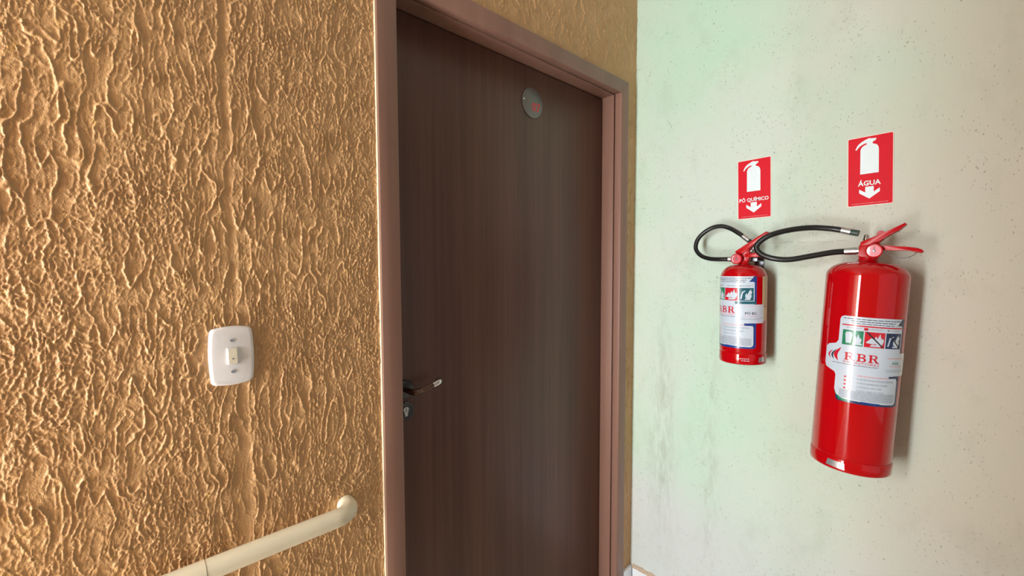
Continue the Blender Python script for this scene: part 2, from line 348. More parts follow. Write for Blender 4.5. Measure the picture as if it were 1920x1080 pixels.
def make_back_wall():
    xs = np.concatenate([np.arange(LEFT_X, -0.24, 0.006), np.arange(-0.24, 0.530, 0.0015), np.arange(0.530, RIGHT_X, 0.0026), [RIGHT_X + 0.002]])
    zs = np.concatenate([np.arange(0.0, 0.70, 0.007), np.arange(0.70, 2.12, 0.0015), np.arange(2.12, 2.56, 0.0024), np.arange(2.56, CEIL_Z, 0.012), [CEIL_Z]])
    nx, nz = len(xs), len(zs)
    X, Z = np.meshgrid(xs, zs)
    Y = BACK_Y - relief(X, Z)
    co = np.stack([X, Y, Z], -1).reshape(-1, 3).astype(np.float32)
    i = np.arange(nx - 1)[None, :]; j = np.arange(nz - 1)[:, None]
    xc = (xs[:-1] + xs[1:]) / 2; zc = (zs[:-1] + zs[1:]) / 2
    keep = ~((xc[None, :] > 0.540) & (xc[None, :] < 1.595) & (zc[:, None] < 2.165))
    a = (j * nx + i)
    quads = np.stack([a, a + 1, a + 1 + nx, a + nx], -1)[keep].astype(np.int32)
    used, inv = np.unique(quads, return_inverse=True); co = co[used]; quads = inv.reshape(quads.shape).astype(np.int32)
    me = bpy.data.meshes.new('wall_back')
    me.vertices.add(len(co)); me.vertices.foreach_set('co', co.ravel())
    me.loops.add(quads.size); me.loops.foreach_set('vertex_index', quads.ravel())
    me.polygons.add(len(quads)); me.polygons.foreach_set('loop_start', np.arange(0, quads.size, 4, dtype=np.int32))
    me.polygons.foreach_set('use_smooth', np.ones(len(quads), dtype=bool))
    me.update(calc_edges=True)
    o = link('wall_back', me, M_ORANGE)
    return tag(o, 'orange wall of coarse veined plaster around the brown door', 'wall', kind='structure')
make_back_wall()
# --- other surfaces of the passage
tag(box('wall_right', (RIGHT_X, FRONT_Y, 0.0), (RIGHT_X + 0.12, BACK_Y + 0.12, CEIL_Z), M_MINT), 'pale mint painted wall carrying the two extinguishers', 'wall', kind='structure')
tag(box('floor', (LEFT_X - 0.12, FRONT_Y, -0.1), (RIGHT_X + 0.12, BACK_Y + 0.12, 0.0), M_FLOOR), 'beige tiled floor of the passage', 'floor', kind='structure')
tag(box('ceiling', (LEFT_X - 0.12, FRONT_Y, CEIL_Z), (RIGHT_X + 0.12, BACK_Y + 0.12, CEIL_Z + 0.1), M_CEIL), 'plain white ceiling of the passage', 'ceiling', kind='structure')
bm = bmesh.new()
add_box(bm, (LEFT_X - 0.12, FRONT_Y, 0), (LEFT_X, 0.135, CEIL_Z)); add_box(bm, (LEFT_X, FRONT_Y, 0), (-0.62, 0.475, CEIL_Z)); add_box(bm, (LEFT_X - 0.12, 0.965, 0), (LEFT_X, BACK_Y + 0.02, CEIL_Z)); add_box(bm, (LEFT_X - 0.12, 0.135, 2.18), (LEFT_X, 0.965, CEIL_Z))  # second box: unseen thick block, added to shade the far part of wall_right
tag(from_bm('wall_left_with_shade_block', bm, M_CREAM), 'cream end wall with the tall entrance opening and an added light-blocking thick part', 'wall', kind='structure')
wf = thing('window_1', 'tall narrow entrance frame with a middle post', 'window frame', (LEFT_X - 0.06, 0.550, 0), kind='structure')
for nm, lo, hi in (('stile', (-0.03, -0.415, 0), (0.03, -0.390, 2.18)), ('stile', (-0.03, 0.390, 0), (0.03, 0.415, 2.18)), ('middle_post', (-0.03, -0.03, 0), (0.03, 0.03, 2.15)), ('head_rail', (-0.03, -0.390, 2.15), (0.03, 0.390, 2.18))):
    box(nm, lo, hi, M_CEIL, wf, 0.004)

# --- tile skirting
def skirting(root, spans, axis):
    for a0, a1, ztop in spans:
        if axis == 'y': box('tile', (RIGHT_X - 0.009, a0, 0.0), (RIGHT_X - 0.0005, a1, ztop), M_TILE, root, 0.0012)
        else: box('tile', (a0, BACK_Y - 0.013, 0.0), (a1, BACK_Y + 0.002, ztop), M_TILE, root, 0.0012)
sk = thing('baseboard_right', 'white tile skirting under the mint wall', 'skirting', (0, 0, 0), kind='structure')
spans = [(0.8745, 0.996, 0.094)]; y = 0.8715
while y > FRONT_Y + 0.02:
    y0 = max(y - 0.33, FRONT_Y + 0.01); spans.append((y0, y, 0.094)); y = y0 - 0.003
skirting(sk, spans, 'y')
def mortar_strip():
    """rough mortar fillet along the top of the skirting"""
    rnd = random.Random(3); bm = bmesh.new(); rows = []; y = 0.998
    while y > FRONT_Y + 0.02:
        a = 0.0102 + rnd.uniform(-0.0015, 0.0015); t = 0.108 + rnd.uniform(-0.003, 0.003)
        rows.append([bm.verts.new(p) for p in ((RIGHT_X - 0.0002, y, 0.090), (RIGHT_X - a, y, 0.0915 + rnd.uniform(0, 0.002)), (RIGHT_X - 0.006, y, 0.100 + rnd.uniform(-0.001, 0.001)), (RIGHT_X - 0.0002, y, t))]); y -= 0.012
    for p, q in zip(rows, rows[1:]):
        for k in range(4): bm.faces.new((p[k], p[(k + 1) % 4], q[(k + 1) % 4], q[k]))
    bm.faces.new(rows[0]); bm.faces.new(rows[-1][::-1])
    return from_bm('mortar_fillet', bm, M_MORTAR, sk)
mortar_strip()
sb = thing('baseboard_back', 'short white tile skirting between door frame and corner', 'skirting', (0, 0, 0), kind='structure')
skirting(sb, [(1.6225, 1.690, 0.098)], 'x')

# ------------------------------------------------------------------ the door
XL, XR, ZT = 0.562, 1.5655, 2.138      # clear opening between the trims
door = thing('door_1', 'dark brown wooden door in a brown frame', 'door', ((XL + XR) / 2, 1.0, 0), kind='structure')
DX, DY = door.location.x, door.location.y
def dbox(name, lo, hi, m, bevel=0.0, parent=door):
    return box(name, (lo[0] - DX, lo[1] - DY, lo[2]), (hi[0] - DX, hi[1] - DY, hi[2]), m, parent, bevel)
dbox('door_leaf', (XL + 0.004, 1.091, 0.008), (XR - 0.004, 1.126, ZT - 0.005), M_LEAF, 0.0015)
# jamb lining with a groove behind the trim
for x0, x1 in ((XL - 0.035, XL), (XR, XR + 0.035)):
    dbox('jamb', (x0, 1.0365, 0), (x1, 1.165, ZT + 0.035), M_FRAME, 0.0012)
dbox('jamb_head', (XL, 1.0365, ZT), (XR, 1.165, ZT + 0.035), M_FRAME, 0.0012)
# trims: boards with a return running into the opening, mitred at the top corners
TW = 0.0525
def trim(name, pts):
    return prism(name, [(x - DX, z) for x, z in pts], 1.0 - DY, 1.030 - DY, M_FRAME, door, 0.0012)
trim('trim_board', [(XL - TW, 0), (XL, 0), (XL, ZT), (XL - TW, ZT + TW)])
trim('trim_board', [(XR, 0), (XR + TW, 0), (XR + TW, ZT + TW), (XR, ZT)])
trim('trim_head', [(XL, ZT), (XR, ZT), (XR + TW, ZT + TW), (XL - TW, ZT + TW)])
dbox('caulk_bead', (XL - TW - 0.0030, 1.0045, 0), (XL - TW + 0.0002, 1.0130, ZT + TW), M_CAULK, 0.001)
# groove backing, so no light leaks round the lining
dbox('groove_strip', (XL - 0.030, 1.0295, 0), (XL - 0.012, 1.0370, ZT + 0.03), M_LEAF)
dbox('groove_strip', (XR + 0.012, 1.0295, 0), (XR + 0.030, 1.0370, ZT + 0.03), M_LEAF)
dbox('groove_strip', (XL, 1.0295, ZT + 0.012), (XR, 1.0370, ZT + 0.030), M_LEAF)
# door stop behind the leaf
dbox('door_stop', (XL, 1.1265, 0), (XL + 0.012, 1.164, ZT), M_FRAME); dbox('door_stop', (XR - 0.012, 1.1265, 0), (XR, 1.164, ZT), M_FRAME)
dbox('door_stop', (XL + 0.012, 1.1265, ZT - 0.012), (XR - 0.012, 1.164, ZT), M_FRAME)

# lever handle and lock
LZ = 1.45 - 0.352; LX = 0.6165
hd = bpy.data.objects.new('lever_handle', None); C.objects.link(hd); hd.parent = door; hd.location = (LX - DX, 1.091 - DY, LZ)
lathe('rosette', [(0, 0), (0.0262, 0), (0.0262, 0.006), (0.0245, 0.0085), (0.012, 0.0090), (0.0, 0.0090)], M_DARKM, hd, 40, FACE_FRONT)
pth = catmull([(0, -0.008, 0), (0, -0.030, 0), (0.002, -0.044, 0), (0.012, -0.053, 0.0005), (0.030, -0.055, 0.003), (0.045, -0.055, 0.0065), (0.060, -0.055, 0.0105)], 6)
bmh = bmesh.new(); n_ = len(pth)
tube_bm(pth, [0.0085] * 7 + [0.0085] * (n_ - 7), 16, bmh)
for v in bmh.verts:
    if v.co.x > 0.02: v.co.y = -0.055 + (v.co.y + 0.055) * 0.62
from_bm('lever', bmh, M_DIMCHROME, hd, True, 50)
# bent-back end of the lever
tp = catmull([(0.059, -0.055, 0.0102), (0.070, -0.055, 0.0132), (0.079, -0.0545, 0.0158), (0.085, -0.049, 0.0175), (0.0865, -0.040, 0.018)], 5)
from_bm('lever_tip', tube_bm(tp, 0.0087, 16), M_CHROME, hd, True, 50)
lk = bpy.data.objects.new('lock_rosette', None); C.objects.link(lk); lk.parent = door; lk.location = (0.6170 - DX, 1.091 - DY, 1.45 - 0.4145)
lathe('escutcheon', [(0, 0), (0.0262, 0), (0.0262, 0.006), (0.0240, 0.0085), (0.0195, 0.0085), (0.0185, 0.0065), (0.0, 0.0065)], M_DARKM, lk, 40, FACE_FRONT)
prism('key_cylinder', [(0.008 * math.cos(R(a)), 0.005 + 0.008 * math.sin(R(a))) for a in range(-50, 231, 20)] + [(-0.0042, -0.014), (0.0042, -0.014)], -0.010, -0.006, M_STEEL, lk, 0.0006)
box('keyhole', (-0.0009, -0.0106, 0.000), (0.0009, -0.0099, 0.010), M_PBLACK, lk)

# ------------------------------------------------------------------ flat lettering helpers
def text_polys(txt, h, x0, x1, yc, bold=0.0):
    """polygons of a line of text fitted between x0 and x1, capital height h, centred on yc"""
    cu = bpy.data.curves.new('t', 'FONT'); cu.body = txt; cu.size = 1.0; cu.resolution_u = 2; cu.offset = bold
    ob = bpy.data.objects.new('t', cu); C.objects.link(ob)
    me = bpy.data.meshes.new_from_object(ob)
    P = [(v.co.x, v.co.y) for v in me.vertices]
    polys = [[P[i] for i in p.vertices] for p in me.polygons]
    bpy.data.objects.remove(ob); bpy.data.curves.remove(cu); bpy.data.meshes.remove(me)
    xa = min(p[0] for p in P); xb = max(p[0] for p in P); cap = 0.70
    sx = (x1 - x0) / (xb - xa); sy = h / cap
    return [[(x0 + (x - xa) * sx, yc - h / 2 + y * sy) for x, y in pl] for pl in polys]
def rect(x0, y0, x1, y1): return [(x0, y0), (x1, y0), (x1, y1), (x0, y1)]
def dashes(x0, x1, y, h, seed, wmin=0.004, wmax=0.011, gap=0.0016):
    """a line of print too small to read: word-length strokes"""
    rnd = random.Random(seed); out = []; x = x0
    while x < x1:
        w = min(rnd.uniform(wmin, wmax), x1 - x)
        if w > 0.001: out.append(rect(x, y - h / 2, x + w, y + h / 2))
        x += w + gap
    return out
def xf(polys, sx, sy, ox, oy): return [[(ox + x * sx, oy + y * sy) for x, y in p] for p in polys]
def arc(cx, cy, rx, ry, a0, a1, n): return [(cx + rx * math.cos(R(a0 + (a1 - a0) * k / n)), cy + ry * math.sin(R(a0 + (a1 - a0) * k / n))) for k in range(n + 1)]
def slab_R():
    bowl = [(0.30, 1.0)] + arc(0.56, 0.735, 0.26, 0.265, 90, -90, 10) + [(0.30, 0.47), (0.30, 0.57)] + arc(0.53, 0.735, 0.10, 0.165, -90, 90, 8) + [(0.30, 0.90)]
    return [rect(0.10, 0, 0.32, 1), rect(0, 0, 0.45, 0.11), rect(0, 0.89, 0.3, 1), bowl, [(0.42, 0.50), (0.64, 0.52), (0.94, 0.05), (0.72, 0.0)], rect(0.70, 0, 1.02, 0.11)]
def slab_B():
    b1 = [(0.30, 1.0)] + arc(0.55, 0.755, 0.24, 0.245, 90, -90, 10) + [(0.30, 0.51), (0.30, 0.60)] + arc(0.52, 0.75, 0.09, 0.14, -90, 90, 8) + [(0.30, 0.90)]
    b2 = [(0.30, 0.55)] + arc(0.58, 0.275, 0.28, 0.275, 90, -90, 10) + [(0.30, 0.0), (0.30, 0.10)] + arc(0.55, 0.275, 0.11, 0.17, -90, 90, 8) + [(0.30, 0.45)]
    return [rect(0.10, 0, 0.32, 1), rect(0, 0, 0.3, 0.11), rect(0, 0.89, 0.3, 1), b1, b2]
def flame(cx, cy, w, h):
    p = [(0, -0.5), (0.38, -0.36), (0.5, -0.05), (0.36, 0.18), (0.30, 0.02), (0.16, 0.28), (0.10, 0.52), (-0.06, 0.24), (-0.14, 0.06), (-0.26, 0.30), (-0.46, 0.02), (-0.42, -0.30)]
    return [(cx + x * w, cy + y * h) for x, y in p]

def polys_bm(polys):
    bm = bmesh.new()
    for pl in polys:
        vs = [bm.verts.new((x, y, 0)) for x, y in pl]
        if len(vs) <= 4: bm.faces.new(vs); continue
        for tri in tessellate_polygon([[v.co for v in vs]]):
            bm.faces.new([vs[i] for i in tri])
    return bm
TINY = ('_print', '_rules', '_pictograms')
def mark_tiny(o):
    if o.name.split('.')[0].endswith(TINY): o['kind'] = 'stuff'
    return o
def flat_print(name, polys, depth, m, parent, thick=0.0004):
    """print on a flat plate: local X right, Z up, facing -Y at the given depth"""
    bm = polys_bm(polys)
    for v in bm.verts: v.co = Vector((v.co.x, -depth, v.co.y))
    for f in bm.faces:
        f.normal_update()
        if f.normal.y > 0: f.normal_flip()
    me = bpy.data.meshes.new(name); bm.to_mesh(me); bm.free()
    return mark_tiny(link(name, me, m, parent))
def bent_print(name, polys, rad, layer, phi0, h0, m, parent, step=0.004):
    """print wrapped round a cylinder: s along the girth, t up"""
    bm = polys_bm(polys)
    xs = [v.co.x for v in bm.verts]; a = math.floor(min(xs) / step) * step
    while a < max(xs):
        a += step
        bmesh.ops.bisect_plane(bm, geom=bm.verts[:] + bm.edges[:] + bm.faces[:], plane_co=(a, 0, 0), plane_no=(1, 0, 0), dist=1e-6)
    rr = rad + 0.00025 + 0.00022 * layer
    for v in bm.verts:
        ph = phi0 + v.co.x / rad
        v.co = Vector((rr * math.sin(ph), -rr * math.cos(ph), h0 + v.co.y))
    for f in bm.faces:
        f.normal_update(); c = f.calc_center_median()
        if f.normal.x * c.x + f.normal.y * c.y < 0: f.normal_flip()
    me = bpy.data.meshes.new(name); bm.to_mesh(me); bm.free()
    return mark_tiny(link(name, me, m, parent, True))

# number disc on the door
npl = bpy.data.objects.new('number_plate', None); C.objects.link(npl); npl.parent = door; npl.location = (1.1385 - DX, 1.091 - DY, 1.45 + 0.5645)
lathe('disc', [(0, 0), (0.050, 0), (0.0513, 0.0008), (0.0513, 0.0022), (0.050, 0.003), (0, 0.003)], M_PLATE, npl, 64, FACE_FRONT)
flat_print('number', text_polys('07', 0.029, -0.004, 0.040, -0.012, 0.03), 0.0034, M_PRED, npl)
lathe('rivet', [(0, 0.003), (0.003, 0.003), (0.0025, 0.0045), (0, 0.005)], M_CHROME, npl, 16, Matrix.Translation((-0.044, 0, 0.004)) @ FACE_FRONT)

# ------------------------------------------------------------------ light switch
sw = thing('light_switch', 'white light switch on the orange textured wall', 'light switch', (0.1895, BACK_Y - 0.0015, 1.2695))
def plate_outline(w, h, bw, bh, rc, n=10):
    """rectangle with gently bulging sides and round corners"""
    pts = []
    for i in range(4):
        for k in range(n):
            t = k / n * 2 - 1
            if i == 0: pts.append((t * (w - rc), -h - bh * (1 - t * t)))
            if i == 1: pts.append((w + bw * (1 - t * t), t * (h - rc)))
            if i == 2: pts.append((-t * (w - rc), h + bh * (1 - t * t)))
            if i == 3: pts.append((-w - bw * (1 - t * t), -t * (h - rc)))
        cx, cz, a0 = ((w - rc, -h + rc, 270), (w - rc, h - rc, 0), (-w + rc, h - rc, 90), (-w + rc, -h + rc, 180))[i]
        pts += [(cx + rc * math.cos(R(a0 + q)), cz + rc * math.sin(R(a0 + q))) for q in (0, 18, 36, 54, 72)]
    return pts
def switch_plate():
    bm = bmesh.new(); prof = [(1.0, 0.004), (1.0, -0.0035), (0.985, -0.0060), (0.955, -0.0078), (0.915, -0.0088), (0.86, -0.0092)]
    base = plate_outline(0.0365, 0.0560, 0.0022, 0.0028, 0.010); rings = []
    for s_, y_ in prof:
        off = (1 - s_) * 0.042
        rings.append([bm.verts.new((x * (1 - off / 0.0385), y_, z * (1 - off / 0.0588))) for x, z in base])
    for a, b in zip(rings, rings[1:]):
        for k in range(len(a)): bm.faces.new((a[k], a[(k + 1) % len(a)], b[(k + 1) % len(a)], b[k]))
    bm.faces.new(rings[-1]); bm.faces.new(rings[0][::-1])
    return from_bm('cover_plate', bm, M_SWITCH, sw, True, 35)
switch_plate()
prism('rocker_frame', round_rect(-0.0098, -0.0170, 0.0098, 0.0170, 0.001, 2), -0.0104, -0.0088, M_SWITCH, sw, 0.0003)
rk = prism('rocker', round_rect(-0.0082, -0.0150, 0.0082, 0.0150, 0.0015, 3), -0.0160, -0.0090, M_ROCKER, sw, 0.0012)
for v in rk.data.vertices:                       # rocker pressed at the top: the lower half stands out
    if v.co.y < -0.0125: v.co.y += 0.0036 * max(0, (v.co.z + 0.010) / 0.025)
flat_print('rocker_mark', [arc(0, -0.0045, 0.0017, 0.0017, 0, 359, 16)], 0.01560, M_PGREY, sw)
for z_ in (0.0310, -0.0310):
    s_ = lathe('screw', [(0, 0.0088), (0.0040, 0.0088), (0.0036, 0.0104), (0, 0.0108)], M_CHROME, sw, 20, Matrix.Translation((0, 0, z_)) @ FACE_FRONT)
    box('screw_slot', (-0.0032, -0.0111, z_ - 0.0005), (0.0032, -0.0104, z_ + 0.0005), M_PBLACK, s_)
flat_print('maker_mark', [arc(0.0155, -0.0440, 0.0016, 0.0016, 0, 359, 10)] + dashes(0.0185, 0.0285, -0.0440, 0.0014, 5, 0.0012, 0.002, 0.0006), 0.0096, M_MARK, sw)

# ------------------------------------------------------------------ handrail
hr = thing('handrail', 'ivory round pipe handrail bent into the orange wall', 'handrail', (0.40, BACK_Y, 0.882))
pp = [Vector((0.010, 0.012, -0.003)), Vector((0.010, -0.012, -0.003))]
for k in range(1, 9):
    a = R(90 * k / 9); pp.append(Vector((-0.034 + 0.044 * math.cos(a), -0.012 - 0.042 * math.sin(a), -0.003 + 0.003 * k / 9)))
pp += [Vector((-0.034, -0.054, 0)), Vector((-0.10, -0.054, 0.0005)), Vector((-0.18, -0.054, 0.001)), Vector((-0.275, -0.054, 0.001))]
from_bm('pipe', tube_bm(pp, 0.0198, 32), M_RAIL, hr, True, 50)
from_bm('pipe_section', tube_bm([Vector((-0.2755, -0.054, 0.001)), Vector((-0.62, -0.054, 0.001)), Vector((-1.35, -0.054, 0.001))], 0.0205, 32), M_RAIL, hr, True, 50)
for xb in (-0.72, -1.25):
    from_bm('wall_arm', tube_bm(catmull([(xb, 0.012, -0.05), (xb, -0.035, -0.05), (xb, -0.052, -0.035), (xb, -0.054, -0.010)], 5), 0.0065, 12), M_RAIL, hr, True, 50)

# ------------------------------------------------------------------ wall signs
def sign(name, label, yc, zc, word, wx0, wx1, wyc, wh):
    t = thing(name, label, 'sign', (RIGHT_X - 0.0008, yc, zc), 'extinguisher signs on the mint wall')
    t.rotation_euler = (Matrix.Rotation(R(-90), 4, 'Z') @ Matrix.Rotation(R(-1.6), 4, 'Y')).to_euler()
    W, H = 0.1075, 0.2070
    U = lambda u, v: ((u - 0.5) * W, (v - 0.5) * H)
    prism('plate', round_rect(-W / 2, -H / 2, W / 2, H / 2, 0.004, 4), -0.0018, 0.0006, M_PSIGNB, t)
    flat_print('red_field', [round_rect(-W / 2 + 0.0016, -H / 2 + 0.0016, W / 2 - 0.0016, H / 2 - 0.0016, 0.0034, 4)], 0.0020, M_PSIGNR, t)
    body = [U(*p) for p in [(0.285, 0.46), (0.69, 0.46), (0.69, 0.80), (0.675, 0.835), (0.64, 0.862), (0.555, 0.882), (0.555, 0.905), (0.60, 0.918), (0.635, 0.935), (0.63, 0.952), (0.56, 0.955), (0.505, 0.958),
                            (0.49, 0.968), (0.455, 0.962), (0.40, 0.950), (0.31, 0.925), (0.235, 0.890), (0.195, 0.850), (0.175, 0.822), (0.205, 0.818), (0.245, 0.850), (0.30, 0.876), (0.36, 0.892), (0.425, 0.902), (0.425, 0.882), (0.36, 0.866), (0.315, 0.845), (0.29, 0.812)]]
    flat_print('extinguisher_pictogram', [body], 0.0024, M_PSIGNW, t)
    (a, b), (c, d) = U(wx0, wyc), U(wx1, wyc)
    flat_print('lettering', text_polys(word, wh * H, a, c, b, 0.024), 0.0024, M_PSIGNW, t)
    arrow = [U(*p) for p in [(0.40, 0.272), (0.585, 0.272), (0.585, 0.192), (0.715, 0.242), (0.715, 0.188), (0.49, 0.098), (0.265, 0.188), (0.265, 0.242), (0.40, 0.192)]]
    flat_print('arrow', [arrow], 0.0024, M_PSIGNW, t)
    x0, y0 = U(0.10, 0.036); x1, _ = U(0.90, 0.036)
    flat_print('fine_print', dashes(x0, x1, y0, 0.0011, 8, 0.002, 0.012, 0.0012), 0.0024, M_PPINK, t)
    return t
sign('extinguisher_sign', 'red sign reading PÓ QUÍMICO above the smaller extinguisher', 0.5395, 1.7110, 'PÓ QUÍMICO', 0.05, 0.93, 0.320, 0.058)
sign('extinguisher_sign', 'red sign reading ÁGUA above the larger extinguisher', 0.2215, 1.7250, 'ÁGUA', 0.235, 0.735, 0.325, 0.068)

# ------------------------------------------------------------------ fire extinguishers
def frame_matrix(loc, a, b):
    """local X = right along the wall, -Y = off the wall, Z = the cylinder's axis (slightly off plumb)"""
    d = Vector((math.sin(b), -math.sin(a), 1)).normalized(); X = Vector((0, -1, 0)); X = (X - d * X.dot(d)).normalized(); Y = d.cross(X)
    return Matrix(((X.x, Y.x, d.x, loc[0]), (X.y, Y.y, d.y, loc[1]), (X.z, Y.z, d.z, loc[2]), (0, 0, 0, 1)))
def group_empty(name, parent):
    o = bpy.data.objects.new(name, None); C.objects.link(o); o.parent = parent; o.empty_display_size = 0.02; return o
def cylinder(t, rad, shoulder, neck_r, neck_z, bottom):
    prof = [(0, 0.010), (rad * 0.80, 0.006), (rad - 0.006, 0.0), (rad - 0.0015, 0.0012), (rad + 0.0004, 0.005), (rad + 0.0004, bottom - 0.004), (rad - 0.001, bottom - 0.001)]
    lathe('base_ring', prof + [(rad - 0.004, bottom + 0.001)], M_RED, t, 96, auto=60)
    body = [(rad - 0.006, bottom - 0.003), (rad - 0.0022, bottom), (rad, bottom + 0.005), (rad, shoulder)]
    for k in range(1, 17):
        a = R(90 * k / 16); body.append((neck_r + (rad - neck_r) * math.cos(a) ** 0.8, shoulder + (neck_z - shoulder) * math.sin(a) ** 1.15))
    body += [(neck_r * 0.92, neck_z + 0.002), (0, neck_z + 0.002)]
    lathe('cylinder_body', body, M_RED, t, 96, auto=60)
def gauge(t, cx, cz, y_back, y_face, rad):
    g = group_empty('pressure_gauge', t); g.location = (cx, 0, cz)
    D = -y_face; B = -y_back
    lathe('housing', [(0, B), (rad * 0.55, B), (rad * 0.6, D - 0.012), (rad * 0.96, D - 0.011), (rad, D - 0.006), (rad, D - 0.001), (rad * 0.95, D), (rad * 0.84, D - 0.0005), (rad * 0.82, D - 0.003), (0, D - 0.003)], M_REDV, g, 40, FACE_FRONT)
    flat_print('dial', [arc(0, 0, rad * 0.82, rad * 0.82, 0, 352, 40)], D - 0.0026, M_GDIAL, g)
    flat_print('dial_scale', [arc(0, 0, rad * 0.78, rad * 0.78, 130, 230, 14) + arc(rad * 0.10, 0, rad * 0.76, rad * 0.74, 230, 130, 14)], D - 0.0022, M_PSIGNW, g)
    lathe('dial_hub', [(0, D - 0.003), (rad * 0.19, D - 0.003), (rad * 0.15, D - 0.001), (0, D - 0.0008)], M_DARKM, g, 20, FACE_FRONT)
    prism('needle', [(-0.0007, -0.002), (0.0007, -0.002), (0.0003, rad * 0.66), (-0.0003, rad * 0.66)], -D + 0.0012, -D + 0.0018, M_PBLACK, g)

def extinguisher_label(t, rad, phi0, h0, kind):
    """paper label: main panel 158 mm wide with a tab either side; s = 0 at its left edge, t = 0 at its foot"""
    lab = group_empty('label', t); Pm = lambda nm, polys, lay, m: bent_print(nm, polys, rad, lay, phi0, h0, m, lab)
    W, H = 0.158, 0.239
    # backing with blue edging
    Pm('edging', [round_rect(0.004, -0.001, W + 0.001, 0.085, 0.010, 4), round_rect(0.10, 0.150, W + 0.0015, H, 0.004, 3), rect(W - 0.02, 0.07, W + 0.0015, 0.16)], 0, M_PNAVY if kind == 'water' else M_PBLUE)
    Pm('edging_green', [[(0.0, 0.024), (0.012, 0.0035), (0.03, 0.0), (0.040, 0.006), (0.02, 0.012)]], 1, M_PGREEN)
    Pm('paper', [[(0.0, 0.030), (0.006, 0.016), (0.020, 0.0075), (0.036, 0.0065), (W - 0.018, 0.0045)] + arc(W - 0.018, 0.0145, 0.010, 0.010, -90, 0, 4)
                 + [(W - 0.008, 0.070), (W - 0.014, 0.080), (W - 0.024, 0.084), (W + 0.027, 0.084), (W + 0.030, 0.087), (W + 0.030, 0.143), (W + 0.027, 0.146), (W - 0.006, 0.146)]
                 + [(W - 0.006, 0.218), (W - 0.010, 0.221), (W - 0.022, 0.222), (W - 0.008, H), (0.010, H), (0.003, H - 0.003), (0.0, H - 0.010), (0.0, 0.168), (-0.006, 0.159), (-0.026, 0.154), (-0.033, 0.148), (-0.0345, 0.140), (-0.0345, 0.098), (-0.030, 0.088), (-0.018, 0.083), (-0.004, 0.078), (0.0, 0.070)]], 2, M_PWHITE)
    Pm('corner_flash', [[(W - 0.006, H - 0.001), (W + 0.0012, H - 0.001), (W + 0.0012, H - 0.018), (W - 0.024, H - 0.018)]], 3, M_PNAVY if kind == 'water' else M_PBLUE)
    Pm('bottom_stripe', [[(0.060, 0.002), (0.062, 0.0075), (0.105, 0.0065), (0.100, 0.001)]], 3, M_PBLUE)
    # pictograms
    ic = [(0.009, 0.055), (0.0575, 0.1025), (0.105, 0.149)]; t0, t1 = 0.1585, 0.2005
    cols = (M_PGREEN, M_PRED, M_PNAVY) if kind == 'water' else (M_PGREEN, M_PRED, M_PTEAL)
    for (a, b), m in zip(ic, cols): Pm('pictogram_field', [rect(a, t0, b, t1)], 3, m)
    a, b = ic[0]; Pm('pictogram', [[(a + 0.006, t1 - 0.010), (a + 0.023, t1 - 0.010), (a + 0.020, t0 + 0.006), (a + 0.009, t0 + 0.006)], flame(a + 0.0145, t1 - 0.007, 0.016, 0.008), flame(a + 0.034, t0 + 0.019, 0.018, 0.028), rect(a + 0.024, t0 + 0.003, a + 0.044, t0 + 0.008)], 4, M_PWHITE)
    a, b = ic[1]; Pm('pictogram', [[(a + 0.003, t0 + 0.012), (a + 0.015, t0 + 0.026), (a + 0.026, t0 + 0.018), (a + 0.021, t0 + 0.009)], flame(a + 0.031, t0 + 0.022, 0.024, 0.032), [(a + 0.012, t0 + 0.003), (a + 0.034, t0 + 0.003), (a + 0.040, t0 + 0.008), (a + 0.016, t0 + 0.008)]], 4, M_PWHITE)
    a, b = ic[2]; Pm('pictogram', [[(a + 0.004, t0 + 0.006), (a + 0.008, t0 + 0.006), (a + 0.012, t0 + 0.026), (a + 0.020, t0 + 0.032), (a + 0.019, t0 + 0.034), (a + 0.009, t0 + 0.029)], flame(a + 0.028, t0 + 0.018, 0.020, 0.026), flame(a + 0.034, t0 + 0.030, 0.010, 0.018), rect(a + 0.018, t0 + 0.003, a + 0.034, t0 + 0.007)], 4, M_PWHITE)
    if kind == 'water':
        for (a, b), c in ((ic[1], 'r'), (ic[2], 'b')):
            Pm('strike_bar', [[(a + 0.002, t1 - 0.001), (a + 0.007, t1 - 0.001), (b - 0.002, t0 + 0.002), (b - 0.006, t0 + 0.002)]], 5, M_PBLACK)
    else:
        Pm('caption_bar', [rect(0.094, 0.1475, W + 0.001, 0.1565)], 3, M_PTEAL)
    # captions
    cap = []
    for q, (a, b) in enumerate(ic): cap += dashes(a + 0.008, b - 0.004, 0.2085, 0.0010, 20 + q, 0.003, 0.008) + dashes(a + 0.008, b - 0.010, 0.2060, 0.0010, 30 + q, 0.003, 0.008)
    Pm('caption_print', cap + [arc(ic[2][0] + 0.004, 0.2072, 0.0026, 0.0026, 0, 352, 12)], 3, M_PGREY)
    if kind == 'water':
        Pm('red_rule', [rect(0.006, 0.2125, W - 0.008, 0.2160), [(0.055, 0.2035), (0.064, 0.2035), (0.064, 0.2105), (0.055, 0.2105)]], 3, M_PRED)
    Pm('heading_print', dashes(0.008, 0.142, 0.2325, 0.0019, 1, 0.006, 0.016) + dashes(0.026, 0.126, 0.2265, 0.0019, 2, 0.006, 0.016) + dashes(0.028, 0.124, 0.2205, 0.0016, 3, 0.006, 0.014), 3, M_PBLACK)
    # maker's name
    s0, wd, ht, tb = 0.0175, 0.0235, 0.0215, 0.1165
    Pm('brand_lettering', xf(slab_R(), wd, ht, s0, tb) + xf(slab_B(), wd, ht, s0 + 0.0275, tb) + xf(slab_R(), wd, ht, s0 + 0.0525, tb), 3, M_PRED)
